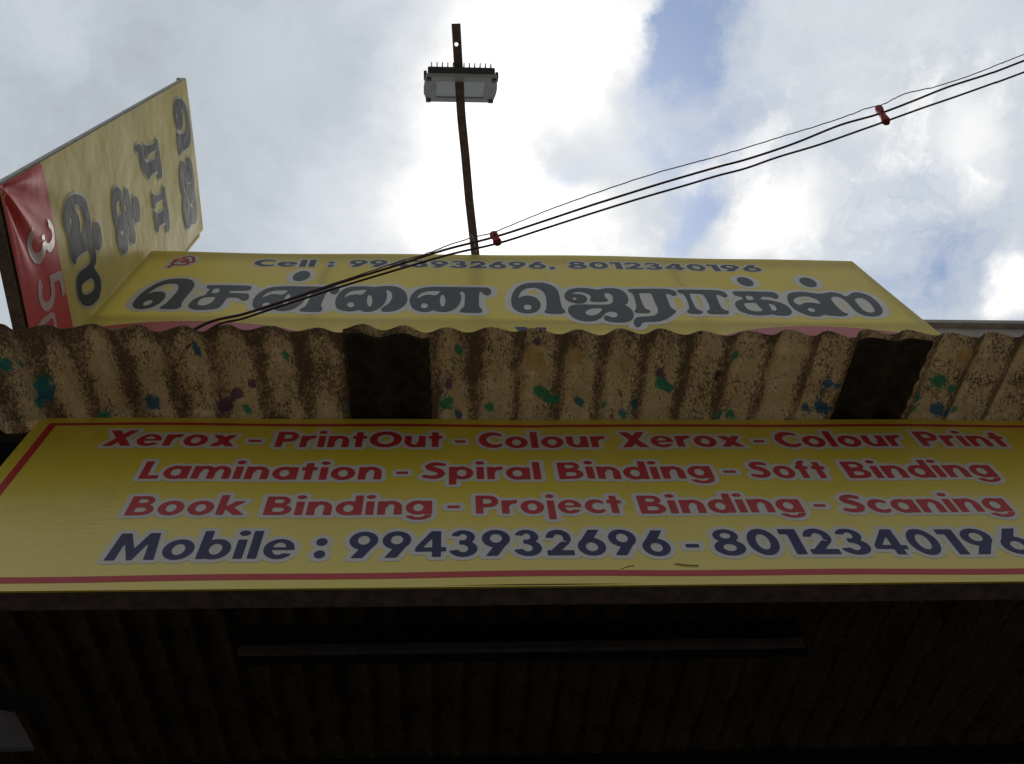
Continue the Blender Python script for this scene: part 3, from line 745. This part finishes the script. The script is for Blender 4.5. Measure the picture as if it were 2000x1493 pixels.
TAM['ja'] = [('+', plane_pts([(570, 400), (575, 375), (605, 350), (660, 338), (730, 337), (790, 345), (830, 352), (870, 343), (930, 340), (990, 348), (1035, 370), (1060, 400), (1068, 430), (1062, 455), (1042, 471), (1065, 481), (1095, 505), (1112, 540), (1105, 570), (1080, 590), (1030, 600), (960, 598), (900, 586), (878, 567), (885, 550), (910, 548), (940, 560), (973, 558), (985, 540), (970, 523), (930, 516), (895, 526), (870, 552), (830, 578), (780, 590), (720, 588), (660, 572), (615, 540), (597, 510), (605, 480), (640, 465), (700, 461), (780, 463), (870, 465), (928, 460), (948, 440), (945, 405), (925, 383), (888, 378), (882, 395), (890, 412), (908, 428), (900, 440), (850, 444), (785, 441), (768, 431), (776, 410), (762, 388), (720, 372), (670, 366), (634, 376), (655, 381), (700, 386), (735, 401), (748, 425), (735, 445), (700, 455), (650, 452), (605, 438), (578, 420)], *R5, 3)),
             ('-', rnd(*R5, 648, 418, 15, 10)), ('-', plane_pts([(733, 520), (760, 499), (810, 491), (862, 493), (853, 515), (828, 535), (790, 545), (750, 540)], *R5))]
TAM['ra'] = [('+', plane_pts([(1062, 360), (1075, 350), (1150, 348), (1280, 347), (1380, 350), (1425, 362), (1445, 380), (1440, 398), (1415, 402), (1395, 391), (1372, 386), (1362, 396), (1375, 430), (1395, 480), (1415, 500), (1440, 515), (1435, 530), (1415, 545), (1380, 570), (1330, 590), (1270, 597), (1200, 597), (1176, 606), (1168, 625), (1150, 637), (1125, 630), (1112, 605), (1118, 575), (1145, 560), (1220, 555), (1275, 548), (1297, 530), (1298, 500), (1280, 460), (1262, 415), (1243, 384), (1200, 380), (1162, 380), (1154, 388), (1167, 430), (1190, 480), (1207, 500), (1235, 510), (1238, 525), (1220, 532), (1140, 530), (1115, 520), (1126, 500), (1130, 480), (1120, 430), (1105, 392), (1085, 375)], *R5, 3))]
TAM['aa'] = [('+', plane_pts([(1448, 365), (1465, 353), (1560, 352), (1700, 352), (1790, 358), (1830, 378), (1843, 395), (1835, 408), (1810, 408), (1790, 396), (1757, 389), (1767, 430), (1790, 480), (1815, 505), (1850, 515), (1855, 530), (1830, 540), (1750, 540), (1695, 535), (1682, 522), (1696, 508), (1705, 495), (1690, 450), (1662, 402), (1640, 386), (1590, 383), (1547, 384), (1562, 430), (1590, 485), (1615, 508), (1648, 518), (1650, 530), (1620, 540), (1550, 536), (1525, 522), (1536, 506), (1545, 495), (1530, 440), (1502, 392), (1470, 380)], *R5, 3))]
TAM['ka'] = [('+', plane_pts([(220, 290), (230, 282), (300, 281), (400, 283), (465, 285), (495, 300), (500, 320), (480, 325), (455, 316), (402, 313), (396, 328), (440, 333), (500, 345), (550, 365), (580, 395), (580, 415), (555, 427), (500, 427), (462, 420), (430, 425), (380, 427), (320, 420), (265, 400), (238, 370), (240, 347), (260, 336), (278, 331), (283, 319), (260, 312), (235, 305)], *R6)),
             ('-', plane_pts([(302, 309), (338, 310), (348, 331), (312, 332)], *R6, 3)), ('-', plane_pts([(292, 356), (330, 351), (362, 352), (382, 373), (405, 396), (380, 403), (340, 399), (308, 385)], *R6)), ('-', plane_pts([(442, 356), (470, 361), (488, 380), (486, 397), (464, 395), (452, 376)], *R6))]
TAM['sa'] = [('+', plane_pts([(555, 318), (560, 298), (595, 285), (660, 284), (720, 292), (765, 294), (820, 286), (870, 294), (912, 312), (942, 296), (962, 288), (1000, 290), (1060, 312), (1110, 352), (1137, 398), (1128, 422), (1095, 434), (1045, 432), (1000, 418), (965, 395), (930, 357), (890, 324), (850, 312), (824, 319), (832, 342), (865, 380), (900, 408), (925, 416), (918, 428), (880, 431), (800, 425), (784, 421), (750, 432), (700, 430), (640, 410), (590, 380), (562, 345)], *R6)),
             ('-', rnd(*R6, 702, 392, 24, 11, .25)), ('-', plane_pts([(594, 342), (602, 322), (640, 311), (690, 313), (735, 331), (760, 352), (738, 354), (700, 348), (660, 350), (628, 362)], *R6)), ('-', plane_pts([(968, 330), (1005, 321), (1048, 343), (1085, 388), (1083, 408), (1052, 410), (1018, 395), (985, 360)], *R6))]
def bounds(g):
    p = np.concatenate([q for k, q in g if k == '+']); return p.min(0), p.max(0)
def fit(g, x0, x1, z0, z1):
    lo, hi = bounds(g); s = np.array([x1 - x0, z1 - z0]) / (hi - lo)
    return [(k, (p - lo) * s + [x0, z0]) for k, p in g]
def fit_x(g, x0, x1): lo, hi = bounds(g); return fit(g, x0, x1, lo[1], hi[1])
def sx_at(px, py): return on_y(px, py, M_Y)[0]
lo_e, hi_e = bounds(TAM['e'])
g_e1 = fit_x(TAM['e'], sx_at(255, 597), sx_at(383, 560))
g_n1 = fit_x(TAM['na'], sx_at(487, 600), sx_at(664, 563))
name_glyphs = [g_e1, TAM['cha'], g_n1, [('+', rnd(*R3, 1475, 232, 70, 37, -.25))], TAM['ai'], TAM['na'], TAM['e'], TAM['ja'], TAM['ra'], TAM['aa'], TAM['ka'], [('+', rnd(*R6, 298, 222, 54, 24, .3))], TAM['sa'], [('+', rnd(*R6, 682, 226, 56, 25, .3))]]
for part_ in (name_glyphs[:6], name_glyphs[6:]):
    FT = Field(-1.5, 2.2, 3.78, 4.74, .005)
    for g in part_: FT.add(g, .05)
    FT.mesh('word_outline', .032, top_at(.0010), MAT['halo_top'], top)
    FT.mesh('word', 0.0, top_at(.0020), MAT['grey_ink'], top, 'big dark grey Tamil word')
# phone row
for w, a, b in (('Cell', 492.5, 614), (':', 638, 652), ('9943932696,', 680, 1085), ('8012340196', 1111, 1492)):
    py = 519 + (a + b - 1000) / 2000 * 13.6
    xa_, xb_ = sx_at(a, py + (b - a) * -.0068), sx_at(b, py + (b - a) * .0068)
    FP = Field(xa_ - .04, xb_ + .04, 4.60, 4.85, .0042)
    for g in word_ops(w, xa_, xb_, 4.672, .108): FP.add(g, .02)
    FP.mesh('word_outline', .010, top_at(.0010), MAT['halo_top'], top)
    FP.mesh('word', -.001, top_at(.0020), MAT['grey_ink'], top, 'small dark grey phone row')
# third row, mostly hidden behind the roof edge: blue word whose tops show
FB = Field(.05, .95, 3.40, 3.98, .006)
zt = on_y(1020, 643, M_Y)[2]
for g in word_ops('Xerox', sx_at(1006, 645), sx_at(1290, 650), zt - .315, .34): FB.add(g, .02)
FB.mesh('word', 0.0, top_at(.0012), MAT['blue_top'], top, 'blue row low on the sign')
# small red emblem letter
FE = Field(-1.5, -1.0, 4.55, 4.88, .0035)
def red_stroke(pts, r):
    m = np.array([on_y(220 + x / 4, 480 + y / 4, M_Y) for x, y in pts])[:, [0, 2]]
    return [('s', (m, [r] * len(m)))]
for pts in (((436, 170), (470, 150), (530, 152), (585, 146), (594, 126), (555, 118), (500, 124), (462, 140), (475, 152)), ((478, 124), (500, 108), (545, 100), (580, 108), (590, 122)), ((560, 92), (600, 84), (630, 88), (636, 104), (630, 130), (620, 132)), ((540, 132), (570, 128))):
    FE.add(red_stroke(pts, .0085), .02)
FE.mesh('emblem_outline', .016, top_at(.0010), MAT['halo_top'], top)
FE.mesh('emblem', 0.0, top_at(.0020), MAT['red'], top)

# ------------------------------------------------------------------ side signboard at right angles to it
S_X, S_Y0, S_Y1, S_Z0, S_Z1 = -1.606, .886, 1.83, 3.365, 5.97
side = thing('side_signboard', (S_X, (S_Y0 + S_Y1) / 2, S_Z0), 'tall yellow side board with stacked Tamil letters and a wrinkled red foot bearing pale digits', 'signboard')
def side_wave(u, v):
    du, dv = u - S_Y0, v - S_Z0
    r = np.hypot(du, dv); th = np.arctan2(dv, np.maximum(du, 1e-4))
    folds = np.sin(th * 9.0 + .6) + .55 * np.sin(th * 17.0 + 2.0 + 3 * r)
    ramp = np.clip(r / .06, 0, 1) * np.exp(-(r / .34) ** 2)
    ramp = ramp * np.clip(dv / .02, 0, 1) * np.clip(du / .015, 0, 1)
    return .011 * folds * ramp + .003 * np.sin(v * 2.4) * np.sin((u - S_Y0) * 4)
def side_at(off):
    return lambda U, V: np.stack([S_X + off + side_wave(U, V), U, V], -1)
us = np.linspace(S_Y0, S_Y1, 70)
grid_mesh('banner', us, np.concatenate([np.linspace(S_Z0, 4.2, 80), np.linspace(4.22, S_Z1, 50)]), side_at(0), MAT['banner_side'], side)
def red_top_edge(u):
    return 3.745 + .022 * np.sin((u - .88) * 9) * np.exp(-((u - .98) / .25) ** 2) + .02 * (u - 1.2)
def red_fn(U, V):                                  # V runs 0..1 from the foot to the wavy printed edge
    return side_at(.0024)(U, S_Z0 + V * (red_top_edge(U) - S_Z0))
grid_mesh('red_band', us, np.linspace(0, 1, 46), red_fn, MAT['red_side'], side)
T2 = .050
boxpart('frame_bar', (S_X - T2, S_Y0 - .004, S_Z0 - .014), (S_X - .006, S_Y1, S_Z0 + .02), 'rust', side)
boxpart('frame_bar', (S_X - T2, S_Y0 - .004, S_Z1 - .03), (S_X - .006, S_Y1, S_Z1 + .004), 'frame', side)
boxpart('frame_bar', (S_X - .024, S_Y0 - .006, S_Z0 + .022), (S_X - .006, S_Y0 + .026, S_Z1 - .032), 'frame_pale', side)
boxpart('frame_bar', (S_X - T2 + .002, S_Y1 - .03, S_Z0 + .022), (S_X - .006, S_Y1 + .002, S_Z1 - .032), 'frame', side)
boxpart('back_panel', (S_X - .030, S_Y0 + .03, S_Z0 + .021), (S_X - .025, S_Y1 - .032, S_Z1 - .031), 'frame', side)
# corner ears of the folded banner at the far top
boxpart('hem', (S_X - .004, S_Y1 + .0025, S_Z0 + .2), (S_X + .001, S_Y1 + .016, S_Z1 - .10), 'banner_side', side)
# stands on two legs reaching down to the roof
boxpart('leg', (S_X - .040, 1.68, 3.00), (S_X - .008, 1.712, S_Z0 - .0145), 'rust', side)

def pane(px, py):                                   # crop pixels of the board -> its own (y, z)
    p = on_x(px / 2.818, 130 + py / 2.818, S_X); return p[1], p[2]
def glyph_on_side(g, left, right, topp, bottom):
    return fit(g, pane(*left)[0], pane(*right)[0], pane(*bottom)[1], pane(*topp)[1])
side_glyphs = [
    glyph_on_side(TAM['e'], (985, 176), (985, 488), (1040, 330), (955, 250)),
    glyph_on_side(TAM['ja'], (1030, 500), (1035, 905), (1085, 800), (985, 620)),
    glyph_on_side(TAM['ra'], (845, 374), (830, 660), (868, 420), (745, 430)),
    glyph_on_side(TAM['aa'], (880, 668), (890, 942), (918, 760), (838, 740)),
    glyph_on_side(TAM['ka'], (650, 662), (680, 1032), (725, 800), (615, 740)),
    glyph_on_side(TAM['sa'], (390, 720), (480, 1338), (520, 1000), (340, 790)),
]
for a, b, c, d in (((740, 722), (765, 850), (765, 760), (735, 800)), ((520, 868), (548, 1003), (545, 880), (515, 920))):
    y0, y1, z1, z0 = pane(*a)[0], pane(*b)[0], pane(*c)[1], pane(*d)[1]
    side_glyphs.append([('+', ell((y0 + y1) / 2, (z0 + z1) / 2, (y1 - y0) / 2, max(.05, abs(z1 - z0) / 2)))])
for ids in ((0, 1), (2, 3), (4, 6), (5, 7)):
    FS = Field(S_Y0, S_Y1 - .01, 3.70, 5.95, .006)
    for i in ids: FS.add(side_glyphs[i], .05)
    FS.mesh('letter_outline', .017, side_at(.0014), MAT['halo_side'], side)
    FS.mesh('letter', .005, side_at(.0026), MAT['grey_side'], side, 'dark grey Tamil letter')
for ch, a, b, lo, hi in (('3', (225, 832), (230, 1092), (140, 950), (302, 960)), ('5', (270, 1108), (275, 1352), (190, 1240), (350, 1200))):
    FD = Field(S_Y0 + .02, S_Y1 - .02, 3.36, 3.80, .004)
    y0, y1, zz0, zz1 = pane(*a)[0], pane(*b)[0], pane(*lo)[1], pane(*hi)[1]
    FD.add([(k, p / np.array([.78, 1.]) * [y1 - y0, zz1 - zz0] + [y0, zz0]) for k, p in G[ch][1]], .01)
    FD.mesh('digit', -.010, side_at(.0046), MAT['white_ink'], side)
FD = Field(S_Y0 + .02, S_Y1 - .02, 3.36, 3.80, .004)
def pz(px, py): p = on_x(px, py, S_X); return (p[1], p[2])
FD.add([('s', (np.array([pz(64, 652), pz(80, 630), pz(97, 616), pz(102, 618), pz(105, 634), pz(108, 652)]), [.014, .014, .012, .012, .014, .014]))], .01)
FD.mesh('letter', 0.0, side_at(.0046), MAT['white_ink'], side, 'pale letter')

# ------------------------------------------------------------------ light arm and floodlight
A0 = on_y(931, 520, 1.70); A1 = on_z(901, 228, 5.12); A2 = on_z(890.5, 46.5, 5.16)
arm = thing('support_arm', tuple(A0), 'dark rusty flat bar reaching out above the roof signboard, bolt hole at its tip', 'metal arm')
def arm_mesh():
    bm = bmesh.new(); w, h = .047, .006
    d1 = Vector(A1) - Vector(A0); d2 = Vector(A2) - Vector(A1)
    side1 = d1.normalized().cross(Vector((0, 0, 1))).normalized()
    s2 = d2.normalized().cross(Vector((0, 0, 1))).normalized()
    stations = [(Vector(A0), side1), (Vector(A0) + d1 * .45 + side1 * .004, side1), (Vector(A0) + d1 * .75, side1), (Vector(A1) - d1 * .03, side1), (Vector(A1) + d2 * .05, s2), (Vector(A2), s2)]
    up = Vector((0, 0, 1)); rings = []
    for p, s in stations:
        rings.append([bm.verts.new(p + s * a * w / 2 + up * b * h / 2) for a, b in ((-1, -1), (1, -1), (1, 1), (-1, 1))])
    # last span gets a real round hole: replaced by a drilled tip
    for a, b in zip(rings[:-2], rings[1:-1]):
        for k in range(4): bm.faces.new((a[k], a[(k + 1) % 4], b[(k + 1) % 4], b[k]))
    bm.faces.new(rings[0][::-1])
    a, b = rings[-2], rings[-1]
    bm.faces.new((a[1], b[1], b[2], a[2])); bm.faces.new((a[3], b[3], b[0], a[0])); bm.faces.new(b)
    hole_c = Vector(on_z(891.3, 87, 5.155)); dd = d2.normalized(); r = .0105; n = 20
    for z, (c0, c1, e0, e1) in ((-1, (a[0], a[1], b[1], b[0])), (1, (a[3], a[2], b[2], b[3]))):
        hv = [bm.verts.new(hole_c + (s2 * math.cos(t) + dd * math.sin(t)) * r + up * z * h / 2) for t in np.linspace(0, 2 * math.pi, n, endpoint=False)]
        if z < 0: low_ring = hv
        # quadrants: right, far end, left, near end (s2 is +, dd is far)
        q = n // 4; o = n // 8
        cs = {'nr': c1, 'fr': e0, 'fl': e1, 'nl': c0}
        seq = [('nr', 'fr', -o, o + 1), ('fr', 'fl', q - o, q + o + 1), ('fl', 'nl', 2 * q - o, 2 * q + o + 1), ('nl', 'nr', 3 * q - o, 3 * q + o + 1)]
        for k0, k1, i0, i1 in seq:
            loop = [hv[i % n] for i in range(i0, i1 + 1)]
            bm.faces.new([cs[k0], cs[k1]] + loop[::-1])
        if z > 0:
            for i in range(n): bm.faces.new((low_ring[i], low_ring[(i + 1) % n], hv[(i + 1) % n], hv[i]))
    return bm
from_bm('flat_bar', arm_mesh(), MAT['pole'], arm)
# vertical post behind the sign that carries the bar
bm = bmesh.new(); add_bar(bm, (A0[0], 1.715, 3.0), (A0[0], 1.715, A0[2] + .02), .05, .03, (0, 1, 0))
from_bm('post', bm, MAT['pole'], arm)

fc = (Vector(on_z(899.5, 175, 5.20)))               # centre of the lamp face
flood = thing('floodlight', tuple(fc), 'grey LED floodlight with cooling fins mounted on the arm above the sign', 'floodlight')
nrm = Vector((0.02, .83, -.555)).normalized()       # it looks back and down at the sign
xa = Vector((1, .05, 0)).normalized(); xa = (xa - nrm * xa.dot(nrm)).normalized(); ya = nrm.cross(xa).normalized()
LM = Matrix((xa, ya, nrm)).transposed()
def LP(x, y, z): return fc + LM @ Vector((x, y, z))
def lbox(bm, lo, hi, bevel=0.0):
    b2 = bmesh.new(); add_box(b2, lo, hi, bevel=bevel)
    for v in b2.verts: v.co = LP(*v.co)
    me = bpy.data.meshes.new('tmp'); b2.to_mesh(me); b2.free(); bm.from_mesh(me); bpy.data.meshes.remove(me)
FWD, FHT = .385, .30
bm = bmesh.new(); lbox(bm, (-FWD / 2 + .016, -FHT / 2, -.055), (FWD / 2 - .016, FHT / 2, -.016), .006)
from_bm('housing', bm, MAT['lamp_body'], flood)
# rounded front rim with an opening
def rim_mesh():
    bm = bmesh.new()
    def outline(w, h, bulge, z, n=8):
        pts = []
        for i in range(n): pts.append((-w / 2 + w * i / n, -h / 2))
        for i in range(n): pts.append((w / 2 + bulge * math.sin(math.pi * i / n), -h / 2 + h * i / n))
        for i in range(n): pts.append((w / 2 - w * i / n, h / 2))
        for i in range(n): pts.append((-w / 2 - bulge * math.sin(math.pi * i / n), h / 2 - h * i / n))
        return [bm.verts.new(LP(x, y, z)) for x, y in pts]
    o1 = outline(FWD - .02, FHT + .004, .014, -.0155); o2 = outline(FWD - .02, FHT + .004, .014, .004)
    i2 = outline(.262, .20, 0, .004); i1 = outline(.262, .20, 0, -.0155)
    for a, b in ((o1, o2), (o2, i2), (i2, i1), (i1, o1)):
        n = len(a)
        for k in range(n): bm.faces.new((a[k], a[(k + 1) % n], b[(k + 1) % n], b[k]))
    return bm
from_bm('rim', rim_mesh(), MAT['lamp_rim'], flood)
bm = bmesh.new(); lbox(bm, (-.130, -.099, -.0155), (.130, .099, -.012))
from_bm('led_board', bm, MAT['lamp_emit'], flood)
bm = bmesh.new(); lbox(bm, (-.1305, -.0995, -.004), (.1305, .0995, 0))
from_bm('lens', bm, MAT['glass'], flood)
yup = -1 if LP(0, -1, 0).y < LP(0, 1, 0).y else 1    # street side edge of the lamp
for i in range(12):
    x = -.156 + i * .0284
    bm = bmesh.new(); lbox(bm, (x - .0026, -FHT / 2 + .01, -.083), (x + .0026, FHT / 2 - .01, -.0545), .0006)
    from_bm('fin', bm, MAT['lamp_body'], flood)
for sx in (-1, 1):
    for sy in (-1, 1):
        bm = bmesh.new(); x = sx * (FWD / 2 - .020); y = sy * (FHT / 2 - .022)
        lbox(bm, (x - .014, y - .016, .0042), (x + .014, y + .016, .013), .004)
        from_bm('corner_clamp', bm, MAT['lamp_body'], flood)
for sx in (-1, 1):
    x = sx * (FWD / 2 - .003)
    for y0, y1 in ((-.11, -.06), (.06, .11)):
        bm = bmesh.new(); lbox(bm, (x - .008, y0, -.050), (x + .008, y1, -.0165), .002)
        from_bm('bracket', bm, MAT['lamp_body'], flood)
bm = bmesh.new()                                    # stirrup from the back of the lamp down to the bar
p0 = LP(.0, .0, -.080); p1 = Vector(on_z(900.5, 215, 5.128))
add_bar(bm, LP(0, -.02, -.05), (p1.x + .0, p1.y, p1.z), .03, .006, (1, 0, 0))
from_bm('stirrup', bm, MAT['lamp_body'], flood)

# ------------------------------------------------------------------ overhead service cables
WA = on_y(392, 641, 1.262); WB = on_z(2000, 119, 3.95)
pn = np.cross(WB - WA, np.array([0, 0, 1.]))         # the cables hang in this vertical plane
def in_plane(px, py, off=0.0):
    d = ray(px, py); n = pn / np.linalg.norm(pn)
    return d * ((n @ WA + off) / (n @ d))
def cable(name, px_pts, r, mat, label, off, tail, wob=0.0):
    P = [in_plane(x, y, off) for x, y in px_pts]
    e = P[-1] - P[-2]; e = e / np.linalg.norm(e)
    P = [np.array(tail)] + P + [P[-1] + e * 1.5 + np.array([0, 0, .05]), P[-1] + e * 9 + np.array([0, 0, .9])]
    out = []
    n = len(P)
    for i in range(n - 1):
        a, b, c, d = P[max(i - 1, 0)], P[i], P[i + 1], P[min(i + 2, n - 1)]
        for s in np.linspace(0, 1, 7, endpoint=False):
            q = .5 * (2 * b + (c - a) * s + (2 * a - 5 * b + 4 * c - d) * s * s + (3 * b - 3 * c + d - a) * s ** 3)
            out.append(q + wob * rng.normal(size=3))
    out.append(P[-1])
    bm = bmesh.new(); add_tube(bm, out, r, 8)
    o = from_bm(name, bm, MAT[mat], None, smooth=True)
    return props(o, label, 'cable', 'cables crossing to the street')
cable('service_cable', [(383, 643), (480, 613), (580, 581), (680, 548), (780, 517), (870, 488), (967, 463), (1060, 433), (1150, 403), (1210, 384), (1300, 356), (1400, 327), (1460, 311), (1550, 281), (1640, 245), (1713, 224), (1780, 199), (1850, 171), (1930, 145), (2005, 117)],
      .0043, 'cable', 'middle brown cable of the three, through the waists of the red clips', 0.0, (WA[0] - .30, 1.52, 3.065))
cable('service_cable', [(403, 648), (480, 621), (580, 588), (680, 556), (780, 526), (880, 497), (975, 475), (1060, 448), (1150, 419), (1250, 388), (1340, 362), (1400, 344), (1457, 329), (1520, 307), (1600, 283), (1680, 255), (1728, 238), (1800, 212), (1870, 188), (1940, 163), (2005, 139.5)],
      .0039, 'cable', 'lowest brown cable of the three, through the lower ends of the red clips', .004, (WA[0] - .26, 1.54, 3.065))
cable('bearer_wire', [(380, 641), (480, 611), (580, 578), (680, 545), (770, 514), (830, 497), (880, 478), (918, 466), (940, 460), (960, 456), (985, 446), (1060, 415), (1150, 382), (1250, 348), (1340, 322), (1400, 306), (1470, 285), (1560, 257), (1640, 232), (1690, 213), (1712, 208), (1730, 202), (1752, 190), (1780, 180), (1830, 169), (1900, 146), (1960, 122), (2005, 105)],
      .0022, 'wire', 'thin grey wire above the two brown cables, through the tops of the clips', -.004, (WA[0] - .33, 1.51, 3.065), .0006)

def make_clip(p0, pm, p1, label):
    """red spool of three lobes clamped over the cables"""
    a, m, b = in_plane(*p0), in_plane(*pm), in_plane(*p1)
    o = thing('cable_clip', tuple(m), label, 'cable clip', 'red clips on the cables')
    n = Vector(pn / np.linalg.norm(pn)); ax = (Vector(b) - Vector(a)).normalized(); sd_ = ax.cross(n).normalized()
    bm = bmesh.new()
    L = (Vector(b) - Vector(a)).length; rings = []
    prof = [(-.06, .011), (.02, .015), (.16, .0155), (.30, .0125), (.42, .0105), (.5, .0125), (.60, .0105), (.72, .0125), (.86, .0155), (.98, .015), (1.06, .011)]
    for s, w in prof:
        c = Vector(a) + ax * L * s
        rings.append([bm.verts.new(c + sd_ * w * math.copysign(abs(math.cos(t)) ** .6, math.cos(t)) + n * .011 * math.copysign(abs(math.sin(t)) ** .6, math.sin(t))) for t in np.linspace(0, 2 * math.pi, 12, endpoint=False)])
    for r0, r1 in zip(rings, rings[1:]):
        for k in range(12): bm.faces.new((r0[k], r0[(k + 1) % 12], r1[(k + 1) % 12], r1[k]))
    bm.faces.new(rings[0][::-1]); bm.faces.new(rings[-1])
    from_bm('clip_body', bm, MAT['clip'], o, smooth=True)
    bm = bmesh.new()
    mid = Vector(a) + ax * L * .5
    add_tube(bm, [mid - n * .018, mid + n * .018], .0045, 8)
    from_bm('screw', bm, MAT['cable'], o)
    return o
make_clip((1716, 212), (1722, 224), (1731, 238), 'red plastic clip on the cables out over the street, seen against sky')
make_clip((964, 458), (967, 464), (972, 474), 'red plastic clip on the cables beside the metal arm')
# tie of loose wire round the bar
bm = bmesh.new()
add_tube(bm, [in_plane(*p) for p in ((921, 458), (918, 468), (919, 480), (924, 492), (930, 494), (926, 470), (921, 458))], .0014, 5)
props(from_bm('tie_wire', bm, MAT['wire'], None), 'loop of thin loose wire hanging on the cables by the metal arm', 'wire')

# ------------------------------------------------------------------ neighbouring parapet on the right
nb = thing('parapet_wall', (5.0, 2.6, GROUND_Z), 'weathered grey concrete parapet showing above the roof edge at the far right', 'wall')
zt = on_y(1900, 630, 2.40)[2]
boxpart('wall', (3.05, 2.42, 3.20), (8.0, 2.60, zt - .06), 'concrete', nb)
boxpart('coping', (3.0, 2.38, zt - .058), (8.05, 2.66, zt), 'concrete', nb, bevel=.006)
for x in (5.2, 7.6): boxpart('column', (x, 2.62, GROUND_Z), (x + .25, 2.85, zt - .10), 'concrete', nb)
